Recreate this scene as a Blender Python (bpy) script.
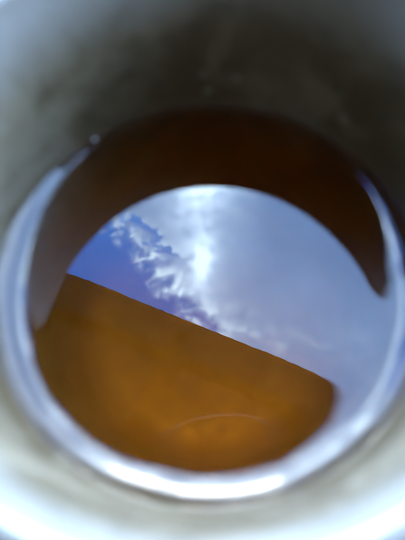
import bpy, bmesh, math, random
from mathutils import Vector, Matrix, noise

sc = bpy.context.scene
for o in list(bpy.data.objects):
    bpy.data.objects.remove(o)
C = sc.collection
R = math.radians
random.seed(7)

# ------------------------------------------------------------------ camera
S = 0.034                 # inner radius of the cup at the tea line (m)
TEA_Z = 0.054             # tea surface above the table top (z = 0)
RIM = 0.912 * S          # rim above the tea
RR = 1.078 * S            # rim radius
TILT, YAW = 0.3745, -0.037
cam = bpy.data.cameras.new('camera')
cam.sensor_fit = 'HORIZONTAL'
cam.sensor_width = 36.0
cam.lens = 36.0 * 480.0 / 405.0
cam.clip_start = 0.002
cam.clip_end = 500.0
cam.dof.use_dof = True
cam.dof.focus_distance = 1.8
cam.dof.aperture_fstop = 22.0
co = bpy.data.objects.new('camera', cam)
C.objects.link(co)
c, s = math.cos(TILT), math.sin(TILT)
right, fw, up = Vector((1, 0, 0)), Vector((0, s, -c)), Vector((0, c, s))
c2, s2 = math.cos(YAW), math.sin(YAW)
r2, f2 = right * c2 - fw * s2, fw * c2 + right * s2
m = Matrix((r2, up, -f2)).transposed().to_4x4()
m.translation = Vector((0.0605 * S, -0.8305 * S, TEA_Z + 2.1996 * S))
co.matrix_world = m
sc.camera = co

# ------------------------------------------------------------------ view
sc.view_settings.view_transform = 'Standard'
sc.view_settings.look = 'None'
sc.view_settings.exposure = 5.3
sc.view_settings.gamma = 1.0
sc.view_settings.use_curve_mapping = False
sc.cycles.max_bounces = 10
sc.cycles.diffuse_bounces = 6
sc.cycles.transmission_bounces = 10
sc.cycles.caustics_refractive = True
sc.cycles.caustics_reflective = True
sc.cycles.volume_bounces = 4
sc.cycles.blur_glossy = 0.2
sc.cycles.use_denoising = True

# ------------------------------------------------------------------ sky: clear blue with a cloud sheet, sun behind the cloud
SUN = Vector((-0.05, 0.98, 1.0)).normalized()        # veiled by the cloud sheet
world = bpy.data.worlds.new('World')
sc.world = world
world.use_nodes = True
nt = world.node_tree
nt.nodes.clear()


class G:
    """tiny helper that chains shader nodes"""
    def __init__(self, nt):
        self.nt = nt

    def n(self, t, **kw):
        nd = self.nt.nodes.new(t)
        for k, v in kw.items():
            setattr(nd, k, v)
        return nd

    def put(self, sock, v):
        if hasattr(v, 'is_linked'):
            self.nt.links.new(v, sock)
        else:
            sock.default_value = v

    def m(self, op, a, b=0.0, cc=0.0, clamp=False):
        nd = self.n('ShaderNodeMath', operation=op, use_clamp=clamp)
        self.put(nd.inputs[0], a)
        self.put(nd.inputs[1], b)
        self.put(nd.inputs[2], cc)
        return nd.outputs[0]

    def v(self, op, a, b=(0, 0, 0)):
        nd = self.n('ShaderNodeVectorMath', operation=op)
        self.put(nd.inputs[0], a)
        self.put(nd.inputs[1], b)
        return nd.outputs['Value' if op in ('DOT_PRODUCT', 'LENGTH', 'DISTANCE') else 'Vector']

    def noise(self, vec, scale, detail=6, rough=0.55, dist=0.0):
        nd = self.n('ShaderNodeTexNoise')
        self.put(nd.inputs['Vector'], vec)
        nd.inputs['Scale'].default_value = scale
        nd.inputs['Detail'].default_value = detail
        nd.inputs['Roughness'].default_value = rough
        nd.inputs['Distortion'].default_value = dist
        return nd.outputs['Fac']

    def ramp(self, x, lo, hi, a=0.0, b=1.0):
        nd = self.n('ShaderNodeMapRange', interpolation_type='SMOOTHSTEP')
        self.put(nd.inputs['Value'], x)
        for k, q in zip(('From Min', 'From Max', 'To Min', 'To Max'), (lo, hi, a, b)):
            self.put(nd.inputs[k], q)
        return nd.outputs[0]

    def mix(self, fac, a, b, mode='MIX'):
        nd = self.n('ShaderNodeMix', data_type='RGBA', blend_type=mode)
        self.put(nd.inputs[0], fac)
        self.put(nd.inputs[6], a)
        self.put(nd.inputs[7], b)
        return nd.outputs[2]


g = G(nt)
sky = g.n('ShaderNodeTexSky', sky_type='NISHITA', sun_disc=False)
sky.sun_elevation = math.asin(SUN.z)
sky.sun_rotation = math.atan2(SUN.x, SUN.y)
gen = g.n('ShaderNodeTexCoord').outputs['Generated']
sep = g.n('ShaderNodeSeparateXYZ')
nt.links.new(gen, sep.inputs[0])
zc = g.m('MAXIMUM', sep.outputs[2], 0.06)
comb = g.n('ShaderNodeCombineXYZ')
g.put(comb.inputs[0], g.m('DIVIDE', sep.outputs[0], zc))
g.put(comb.inputs[1], g.m('DIVIDE', sep.outputs[1], zc))
P = comb.outputs[0]                                    # point on the flat cloud deck, unit height
n_big = g.noise(P, 3.2, 4, 0.5)
n_mid = g.noise(P, 11.0, 8, 0.55, 0.0)
n_puf = g.noise(g.v('ADD', P, (3.1, 1.7, 0)), 30.0, 9, 0.52, 0.0)
n_fin = g.noise(P, 75.0, 8, 0.62, 0.0)
cen = lambda q, k: g.m('MULTIPLY', g.m('SUBTRACT', q, 0.5), k)
# signed distance from the edge of the cloud sheet (gd) and distance along it (sd)
rel = g.v('SUBTRACT', P, (-0.131, 0.370, 0))
gd0 = g.v('DOT_PRODUCT', rel, (0.76, 0.65, 0))
sd = g.v('DOT_PRODUCT', rel, (0.65, -0.76, 0))
gd = g.m('ADD', gd0, g.m('ADD', cen(n_mid, 0.16), g.m('ADD', cen(n_puf, 0.10), cen(n_fin, 0.055))))
far = g.m('MULTIPLY', g.ramp(g.noise(g.v('ADD', P, (7.3, 2.2, 0)), 2.6, 8, 0.58), 0.36, 0.55), g.ramp(gd0, -0.35, -0.18, 1.0, 0.0))
cover = g.m('MAXIMUM', g.ramp(gd, -0.034, 0.034), far)
# a rift just inside the edge where the blue shows again, and ragged holes
rift = g.m('MULTIPLY', g.ramp(g.m('ABSOLUTE', g.m('SUBTRACT', gd, 0.040)), 0.006, 0.020, 1.0, 0.0),
           g.m('MULTIPLY', g.ramp(sd, -0.30, -0.12), g.ramp(sd, -0.05, 0.02, 1.0, 0.0)))
cover = g.m('MULTIPLY', cover, g.m('SUBTRACT', 1.0, g.m('MULTIPLY', rift, 0.8)))
ge = g.m('MULTIPLY_ADD', g.m('MAXIMUM', g.m('SUBTRACT', sd, 0.13), 0.0), -0.75, gd)
near = g.m('MULTIPLY', g.ramp(ge, -0.03, 0.025), g.ramp(ge, 0.01, 0.10, 1.0, 0.0))
near = g.m('MULTIPLY', near, g.ramp(sd, 0.10, 0.26, 1.0, 0.22))
pf = g.m('ADD', n_puf, cen(n_fin, 0.30))
puff = g.m('MULTIPLY', near, g.ramp(pf, 0.46, 0.66, 0.0, 0.9))
hole = g.m('MULTIPLY', near, g.ramp(pf, 0.34, 0.46, 0.7, 0.0))
# glow of the sun through the sheet, and a thinner lane of cloud above it
dirn = g.v('NORMALIZE', gen)
ca = g.v('DOT_PRODUCT', dirn, tuple(SUN))
ang = g.m('ARCCOSINE', g.m('MINIMUM', ca, 0.999999))
glow_w = g.m('EXPONENT', g.m('MULTIPLY', g.m('MULTIPLY', ang, ang), -1 / 0.122 ** 2))


def blob(cx, cy, sx, sy):
    q = g.v('LENGTH', g.v('MULTIPLY', g.v('SUBTRACT', P, (cx, cy, 0)), (1 / sx, 1 / sy, 0)))
    return g.m('EXPONENT', g.m('MULTIPLY', g.m('MULTIPLY', q, q), -1.0))


thin = g.ramp(g.m('ADD', g.m('MULTIPLY', n_puf, 0.6), g.m('MULTIPLY', n_mid, 0.5)), 0.40, 0.70, 0.6, 1.3)
b1 = g.m('MULTIPLY', blob(-0.037, 0.425, 0.022, 0.055), 1.0)
b2 = g.m('MULTIPLY', blob(-0.046, 0.63, 0.042, 0.075), 0.6)
b3 = g.m('MULTIPLY', blob(-0.060, 0.50, 0.085, 0.26), 0.38)
gl = g.m('MULTIPLY', g.m('ADD', g.m('ADD', b1, b2), g.m('ADD', b3, g.m('MULTIPLY', glow_w, 10.0))), thin)

STR = 0.10
blue = g.mix(1.0, sky.outputs[0], (0.08, 0.44, 1.28, 1), 'MULTIPLY')
low = g.ramp(sep.outputs[2], 0.60, 0.87, 1.0, 0.0)          # haze whitens the sky lower down
blue = g.mix(g.m('MULTIPLY', low, 0.8), blue, (3.6, 5.0, 7.6, 1))
grey = g.mix(g.ramp(n_big, 0.38, 0.66), (1.5, 2.8, 5.7, 1), (2.15, 3.75, 6.9, 1))
grey = g.mix(g.m('MULTIPLY', low, 0.4), grey, (5.6, 7.0, 9.4, 1))
grey = g.mix(g.m('MULTIPLY', near, 0.45), grey, (3.7, 5.8, 9.0, 1))
cloud = g.mix(hole, grey, (1.1, 2.2, 5.2, 1))
cloud = g.mix(puff, cloud, (7.6, 10.0, 12.0, 1))
cloud = g.mix(gl, cloud, (9.0, 11.4, 12.8, 1), 'ADD')
bg = g.n('ShaderNodeBackground')
g.put(bg.inputs['Color'], g.mix(cover, blue, cloud))
bg.inputs['Strength'].default_value = STR
out = g.n('ShaderNodeOutputWorld')
nt.links.new(bg.outputs[0], out.inputs[0])
sun = bpy.data.lights.new('sun', 'SUN')
sun.energy = 0.12
sun.angle = R(15)
sun.color = (1.0, 0.95, 0.86)
sun.cycles.is_caustics_light = True
so = bpy.data.objects.new('sun', sun)
C.objects.link(so)
so.rotation_euler = SUN.to_track_quat('Z', 'Y').to_euler()
so.location = SUN * 20
world.cycles.sampling_method = 'MANUAL'
world.cycles.sample_map_resolution = 1024


# ------------------------------------------------------------------ helpers
def mat(name):
    mt = bpy.data.materials.new(name)
    mt.use_nodes = True
    b = mt.node_tree.nodes['Principled BSDF']
    return mt, G(mt.node_tree), b


def obj(name, me, material=None, parent=None, smooth=True):
    o = bpy.data.objects.new(name, me)
    C.objects.link(o)
    if material and not me.materials:
        me.materials.append(material)
    if smooth:
        for p in me.polygons:
            p.use_smooth = True
    o.parent = parent
    return o


def tag(o, label=None, cat=None, group=None, kind=None):
    for k, q in (('label', label), ('category', cat), ('group', group), ('kind', kind)):
        if q:
            o[k] = q
    return o


def lathe(name, prof, seg=192, wob=None):
    """profile [(r,z)] spun about z; a point with r=0 becomes a pole"""
    vs, fs, rings = [], [], []
    for r, z in prof:
        if r < 1e-7:
            rings.append([len(vs)])
            vs.append((0, 0, z))
        else:
            ring = []
            for i in range(seg):
                a = 2 * math.pi * i / seg
                rr, zz = (r, z) if wob is None else wob(r, z, a)
                ring.append(len(vs))
                vs.append((rr * math.cos(a), rr * math.sin(a), zz))
            rings.append(ring)
    for a, b in zip(rings, rings[1:]):
        for i in range(seg):
            j = (i + 1) % seg
            if len(a) == 1 and len(b) > 1:
                fs.append((a[0], b[i], b[j]))
            elif len(b) == 1 and len(a) > 1:
                fs.append((a[i], b[0], a[j]))
            elif len(a) > 1:
                fs.append((a[i], b[i], b[j], a[j]))
    me = bpy.data.meshes.new(name)
    me.from_pydata(vs, [], fs)
    bm = bmesh.new()
    bm.from_mesh(me)
    bmesh.ops.recalc_face_normals(bm, faces=bm.faces)
    bm.to_mesh(me)
    bm.free()
    return me


def catmull(pts, n=8):
    res = []
    q = [pts[0]] + list(pts) + [pts[-1]]
    for i in range(1, len(q) - 2):
        p0, p1, p2, p3 = (Vector(x) for x in q[i - 1:i + 3])
        for k in range(n):
            t = k / n
            res.append(tuple(0.5 * ((2 * p1) + (p2 - p0) * t + (2 * p0 - 5 * p1 + 4 * p2 - p3) * t * t + (3 * p1 - p0 - 3 * p2 + p3) * t ** 3)))
    res.append(tuple(pts[-1]))
    return res


def box(name, size, material, parent=None, loc=(0, 0, 0), bev=0.004):
    bm = bmesh.new()
    bmesh.ops.create_cube(bm, size=1.0)
    for v in bm.verts:
        v.co = Vector((v.co.x * size[0], v.co.y * size[1], v.co.z * size[2]))
    bmesh.ops.bevel(bm, geom=list(bm.edges), offset=bev, segments=2, affect='EDGES')
    me = bpy.data.meshes.new(name)
    bm.to_mesh(me)
    bm.free()
    o = obj(name, me, material, parent, smooth=False)
    o.location = loc
    return o


# ------------------------------------------------------------------ materials
def glaze_material():
    mt, g, b = mat('stoneware_glaze')
    p = g.n('ShaderNodeTexCoord').outputs['Object']
    n1 = g.noise(p, 75, 8, 0.62, 0.6)
    n2 = g.noise(p, 300, 5, 0.6)
    n3 = g.noise(p, 1500, 3, 0.5)
    col = g.mix(g.ramp(n1, 0.38, 0.62), (0.050, 0.040, 0.020, 1), (0.100, 0.085, 0.053, 1))
    col = g.mix(g.ramp(n2, 0.55, 0.70, 0, 0.55), col, (0.036, 0.026, 0.012, 1))
    col = g.mix(g.ramp(n3, 0.66, 0.72, 0, 0.6), col, (0.05, 0.04, 0.028, 1))
    # pale mineral flecks in the glaze
    vo = g.n('ShaderNodeTexVoronoi')
    g.put(vo.inputs['Vector'], p)
    vo.inputs['Scale'].default_value = 170
    hue = g.n('ShaderNodeSeparateColor')
    g.put(hue.inputs[0], vo.outputs['Color'])
    fl = g.m('MULTIPLY', g.ramp(vo.outputs['Distance'], 0.10, 0.22, 1, 0), g.ramp(hue.outputs[0], 0.62, 0.9, 0, 0.4))
    col = g.mix(fl, col, (0.20, 0.18, 0.14, 1))
    # tea stain left on the wall just above the tea line
    sp = g.n('ShaderNodeSeparateXYZ')
    g.put(sp.inputs[0], p)
    zz = g.m('MULTIPLY_ADD', g.m('SUBTRACT', n1, 0.5), 0.006, sp.outputs[2])
    st = g.m('MULTIPLY', g.ramp(zz, TEA_Z + 0.001, TEA_Z + 0.0045, 1, 0), 0.35)
    col = g.mix(st, col, (0.075, 0.045, 0.02, 1))
    # bright sky sheen near the lip, painted into the glaze as a paler tone
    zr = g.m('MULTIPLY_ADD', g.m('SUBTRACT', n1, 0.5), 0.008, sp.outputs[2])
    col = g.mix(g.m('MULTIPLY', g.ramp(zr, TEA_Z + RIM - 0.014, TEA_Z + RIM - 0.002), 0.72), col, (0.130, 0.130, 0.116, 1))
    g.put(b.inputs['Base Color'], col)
    g.put(b.inputs['Roughness'], g.ramp(n2, 0.3, 0.7, 0.34, 0.48))
    b.inputs['IOR'].default_value = 1.5
    bp = g.n('ShaderNodeBump')
    bp.inputs['Strength'].default_value = 0.15
    bp.inputs['Distance'].default_value = 0.0004
    g.put(bp.inputs['Height'], g.m('MULTIPLY_ADD', n1, 1.0, g.m('MULTIPLY', n2, 0.4)))
    g.put(b.inputs['Normal'], bp.outputs[0])
    return mt


def liquid_material(name, sigma, rough=0.0, cloudy=0.0):
    mt = bpy.data.materials.new(name)
    mt.use_nodes = True
    t = mt.node_tree
    t.nodes.clear()
    g = G(t)
    gl = g.n('ShaderNodeBsdfGlass')
    gl.inputs['IOR'].default_value = 1.32
    gl.inputs['Roughness'].default_value = rough
    mx = max(sigma)
    ab = g.n('ShaderNodeVolumeAbsorption')
    ab.inputs['Color'].default_value = tuple(1 - q / mx for q in sigma) + (1,)
    ab.inputs['Density'].default_value = mx
    o = g.n('ShaderNodeOutputMaterial')
    t.links.new(gl.outputs[0], o.inputs['Surface'])
    vol = ab.outputs[0]
    if cloudy:                                             # fine suspended matter
        scn = g.n('ShaderNodeVolumeScatter')
        scn.inputs['Color'].default_value = (1.0, 0.58, 0.09, 1)
        scn.inputs['Density'].default_value = cloudy
        scn.inputs['Anisotropy'].default_value = 0.3
        ad = g.n('ShaderNodeAddShader')
        t.links.new(vol, ad.inputs[0])
        t.links.new(scn.outputs[0], ad.inputs[1])
        vol = ad.outputs[0]
    t.links.new(vol, o.inputs['Volume'])
    return mt


def plain(name, c1, c2, scale, rough, metal=0.0, bump=0.0):
    mt, g, b = mat(name)
    p = g.n('ShaderNodeTexCoord').outputs['Object']
    n1 = g.noise(p, scale, 8, 0.6, 0.3)
    g.put(b.inputs['Base Color'], g.mix(g.ramp(n1, 0.3, 0.7), c1 + (1,), c2 + (1,)))
    b.inputs['Roughness'].default_value = rough
    b.inputs['Metallic'].default_value = metal
    if bump:
        bp = g.n('ShaderNodeBump')
        bp.inputs['Distance'].default_value = bump
        g.put(bp.inputs['Height'], n1)
        g.put(b.inputs['Normal'], bp.outputs[0])
    return mt


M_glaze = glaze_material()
M_clay = plain('bare_clay', (0.16, 0.12, 0.085), (0.22, 0.17, 0.12), 260, 0.85, bump=0.0004)
M_tea = liquid_material('black_tea', (0.1, 18.0, 62.0), 0.0, 8.0)
M_drop = plain('pale_foam', (0.50, 0.50, 0.48), (0.66, 0.66, 0.64), 2500, 0.4)
M_stem = plain('tea_stalk', (0.42, 0.30, 0.14), (0.55, 0.42, 0.22), 900, 0.6)
M_table = plain('navy_table_paint', (0.003, 0.004, 0.011), (0.005, 0.007, 0.018), 30, 0.6, bump=0.0005)
M_roof = plain('weathered_sheet_metal', (0.030, 0.030, 0.032), (0.045, 0.034, 0.028), 6, 0.6, bump=0.002)
M_wood = plain('weathered_timber', (0.030, 0.024, 0.018), (0.045, 0.034, 0.024), 9, 0.8, bump=0.002)
M_wall = plain('brown_shade_wall', (0.10, 0.08, 0.06), (0.14, 0.11, 0.08), 3, 0.9, bump=0.003)
M_cable = plain('white_cable_sheath', (0.72, 0.72, 0.70), (0.80, 0.80, 0.78), 20, 0.45)
M_ground = plain('bare_earth', (0.08, 0.065, 0.045), (0.13, 0.11, 0.08), 1.2, 0.95, bump=0.01)

# ------------------------------------------------------------------ setting: ground, table, roof overhead, added shade wall
GZ = -0.75
me = bpy.data.meshes.new('ground')
me.from_pydata([(-200, -200, GZ), (200, -200, GZ), (200, 200, GZ), (-200, 200, GZ)], [], [(0, 1, 2, 3)])
tag(obj('ground', me, M_ground), kind='structure')

table = bpy.data.objects.new('table', None)
C.objects.link(table)
table.location = (0, 0, GZ)
tag(table, 'navy blue painted table the tea cup stands on', 'table')
for i in range(5):
    box('plank', (1.1, 0.138, 0.028), M_table, table, (0, -0.28 + i * 0.14, -GZ - 0.014), 0.003)
for x in (-0.48, 0.48):
    for y in (-0.28, 0.28):
        box('leg', (0.05, 0.05, -GZ - 0.028), M_table, table, (x, y, (-GZ - 0.028) / 2), 0.004)

# eave line on a plane RH above the tea, read off as a real roof edge: from (-.36,.39) to (.24,.143) per unit height
RH = 2.3
A, B = Vector((-0.362, 0.392)) * RH, Vector((0.243, 0.146)) * RH
ed = (B - A).normalized()
back = Vector((ed.y, -ed.x))
if back.y > 0:
    back = -back
roof = bpy.data.objects.new('corrugated_roof', None)
C.objects.link(roof)
mid = (A + B) / 2
rise = 0.10
xa = Vector((ed.x, ed.y, 0))
ya = -Vector((back.x, back.y, -rise)).normalized() * 1.0       # local +y points out over the eave
ya = (ya - xa * ya.dot(xa)).normalized()
za = xa.cross(ya)
rm = Matrix((xa, ya, za)).transposed().to_4x4()
rm.translation = Vector((mid.x, mid.y, TEA_Z + RH))
roof.matrix_world = rm
tag(roof, 'dark roof with a straight corrugated edge, mirrored across the tea', 'roof')
# one corrugated sheet, eave at local y = 0, running back to y = -5
SW, SL, pitch, amp, th = 0.836, 5.0, 0.076, 0.0030, 0.0012
nseg = 11 * 8
vs, fs = [], []
for lev in (0, 1):
    for yy in (0.0, -SL):
        for i in range(nseg + 1):
            x = -SW / 2 + SW * i / nseg
            vs.append((x, yy, amp * math.sin(2 * math.pi * x / pitch) + lev * th))
N = nseg + 1
for i in range(nseg):
    fs.append((i, i + 1, N + i + 1, N + i))
    fs.append((2 * N + i, 3 * N + i, 3 * N + i + 1, 2 * N + i + 1))
    fs.append((i, 2 * N + i, 2 * N + i + 1, i + 1))
    fs.append((N + i, N + i + 1, 3 * N + i + 1, 3 * N + i))
sheet = bpy.data.meshes.new('roof_sheet')
sheet.from_pydata(vs, [], fs)
for i in range(-8, 9):
    o = obj('roof_sheet', sheet, M_roof, roof)
    o.location = (i * 0.80, random.uniform(-0.004, 0.004), 0.0025 * (i % 2))
for k in range(4):
    box('batten', (13.6, 0.05, 0.05), M_wood, roof, (0, -0.22 - k * 1.3, -0.036), 0.003)
for i in range(-7, 8):
    box('rafter', (0.06, 4.9, 0.10), M_wood, roof, (i * 0.86, -2.57, -0.113), 0.004)

hw = bpy.data.objects.new('shade_wall', None)  # unseen wall, added to block low sky and keep the far cup wall dark
C.objects.link(hw)
wc = mid + back * 2.6
hw.location = (wc.x, wc.y, GZ)
hw.rotation_euler.z = math.atan2(ed.y, ed.x)
tag(hw, 'unseen brown wall added behind the viewer, under the roof, for shade', 'wall')
ht = TEA_Z + RH + 0.02 - GZ
box('plaster', (13.4, 0.2, ht), M_wall, hw, (0, 0, ht / 2), 0.005)
box('plinth', (13.46, 0.26, 0.3), M_wall, hw, (0, 0, 0.15), 0.008)

# ------------------------------------------------------------------ the cup


def wob(r, z, a):
    k = 1.019 + 0.004 * math.sin(2 * a + 0.7) + 0.0025 * math.sin(3 * a + 2.0) + 0.0012 * math.sin(7 * a)
    zz = z
    if z > TEA_Z + 0.01:
        zz += (0.0003 * math.sin(2 * a + 1.1) + 0.0013 * math.sin(a)) * (z - TEA_Z - 0.01) / 0.02
    return r * k, zz


def inner_r(z):            # inner wall radius at height z above the tea line
    t = z / RIM
    return S * (1 + 0.045 * t) if t >= 0 else S * (1 + 0.10 * t)


D = 0.045                  # tea depth
FL = TEA_Z - D             # inside floor
inner = [(0.0, FL), (0.010, FL + 0.0001), (0.018, FL + 0.0006), (0.0250, FL + 0.0018), (0.0298, FL + 0.0050),
         (0.0322, FL + 0.0130), (0.0334, FL + 0.030), (S, TEA_Z), (S * 1.006, TEA_Z + 0.008), (S * 1.014, TEA_Z + 0.016),
         (S * 1.028, TEA_Z + RIM - 0.0080), (S * 1.050, TEA_Z + RIM - 0.0026)]
lip = [(RR - 0.0006, TEA_Z + RIM - 0.0002), (RR + 0.0007, TEA_Z + RIM - 0.0001), (RR + 0.0019, TEA_Z + RIM - 0.0013), (RR + 0.0022, TEA_Z + RIM - 0.0035)]
outer = [(RR + 0.0018, TEA_Z + RIM - 0.010), (RR + 0.0008, TEA_Z + 0.012), (S * 1.05, TEA_Z - 0.008), (0.0353, 0.017), (0.0325, 0.0085), (0.0250, 0.0048), (0.020, 0.0042)]
cup = bpy.data.objects.new('tea_cup', None)
C.objects.link(cup)
tag(cup, 'round handleless beige stoneware cup, shaded far wall, bright near rim', 'cup')
prof = [(p[0], p[1]) for p in catmull([Vector((a, b, 0)) for a, b in inner + lip + outer], 6)]
prof = [(max(0, r), z) for r, z in prof]
prof[0] = (0.0, prof[0][1])
prof.append((0.0, 0.0042))
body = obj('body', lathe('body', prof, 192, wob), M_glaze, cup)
body.cycles.is_caustics_receiver = True
fr = [(0.0185, 0.0043), (0.0185, 0.0008), (0.0191, 0.0), (0.0204, 0.0), (0.0212, 0.0008), (0.0216, 0.0046)]
obj('foot_ring', lathe('foot_ring', fr, 96), M_clay, cup)

# ------------------------------------------------------------------ the tea: closed body with a curved meniscus at the wall
MH, ML = 0.0023, 0.0018
tp = [(0.0, TEA_Z)]
Rm = S + 0.0004
rs = [0.006, 0.012, 0.017, 0.021, 0.024] + [0.0255 + (Rm - 0.0255) * (1 - (1 - i / 26) ** 1.6) for i in range(27)]
for r in rs:
    tp.append((r, TEA_Z))
for r, z in reversed(inner[1:7]):
    tp.append((r + 0.0004, z - 0.0003))
tp.append((0.0, FL - 0.0003))


def tea_wob(r, z, a):
    if z < TEA_Z - 1e-6:
        return wob(r, TEA_Z, a)[0], z
    far = min(1, max(0, (math.sin(a) - 0.1) / 0.6))
    q = Vector((math.cos(a), math.sin(a), 0))
    h = MH * (1 - 0.55 * far * far * (3 - 2 * far)) * (1 + 0.22 * noise.noise(q * 2.3) + 0.10 * noise.noise(q * 7.0))
    ln = ML * (1 + 0.12 * noise.noise(q * 3.1 + Vector((4, 0, 0))))
    return wob(r, TEA_Z, a)[0], z + h * math.exp(-max(0, S - r) / ln)


tea = obj('tea', lathe('tea', tp, 192, tea_wob), M_tea)
tea.cycles.is_caustics_caster = True
tag(tea, 'clear amber brown tea filling the cup, mirroring sky and roof', 'tea')

# ------------------------------------------------------------------ small things: pale flecks on the far wall
def drop(a, z, rad, label):
    bm = bmesh.new()
    bmesh.ops.create_icosphere(bm, subdivisions=3, radius=1.0)
    for v in bm.verts:
        q = v.co
        n = 1 + 0.12 * noise.noise(q * 1.7 + Vector((a * 9, z * 900, 0)))
        v.co = Vector((q.x * rad * 0.45 * n, q.y * rad * n, q.z * rad * (1.15 if q.z > 0 else 1.3) * n))
    me = bpy.data.meshes.new('foam_fleck')
    bm.to_mesh(me)
    bm.free()
    o = obj('foam_fleck', me, M_drop)
    r = inner_r(z) * wob(1, TEA_Z, a)[0] - rad * 0.15
    o.location = (r * math.cos(a), r * math.sin(a), TEA_Z + z)
    o.rotation_euler.z = a
    tag(o, label, 'fleck', 'flecks on the cup wall')
    return o


DROPS = [(2.240, 0.0008, 0.00040, 'bright pale fleck at the tea edge by the far left wall'),
         (2.410, 0.0098, 0.00036, 'faint pale fleck higher up on the left cup wall')]
for dd in DROPS:
    drop(*dd)

# pale cable looped under the roof, seen as a faint thin arc low in the tea
CH = 2.02
cp = [(-0.139, 0.028, 0.10), (-0.1194, 0.046, 0.02), (-0.0998, 0.0537, 0.005), (-0.0404, 0.0696, 0), (0.0194, 0.076, 0), (0.069, 0.0727, 0),
      (0.1213, 0.0507, 0.01), (0.1326, 0.0415, 0.03), (0.142, 0.028, 0.10)]
path = [Vector(q) for q in catmull([Vector((x * CH, y * CH, TEA_Z + CH + dz)) for x, y, dz in cp], 6)]
bm = bmesh.new()
rings = []
for i, q in enumerate(path):
    t = (path[min(i + 1, len(path) - 1)] - path[max(i - 1, 0)]).normalized()
    u = t.cross(Vector((0, 1, 0.3))).normalized()
    w = t.cross(u)
    rings.append([bm.verts.new(q + (u * math.cos(k * math.pi / 4) + w * math.sin(k * math.pi / 4)) * 0.0036) for k in range(8)])
for a, b in zip(rings, rings[1:]):
    for k in range(8):
        bm.faces.new((a[k], a[(k + 1) % 8], b[(k + 1) % 8], b[k]))
bm.faces.new(rings[0])
bm.faces.new(rings[-1])
bmesh.ops.recalc_face_normals(bm, faces=bm.faces)
me = bpy.data.meshes.new('cable')
bm.to_mesh(me)
bm.free()
tag(obj('cable', me, M_cable), 'thin pale cable under the roof, a faint arc low in the tea', 'cable')
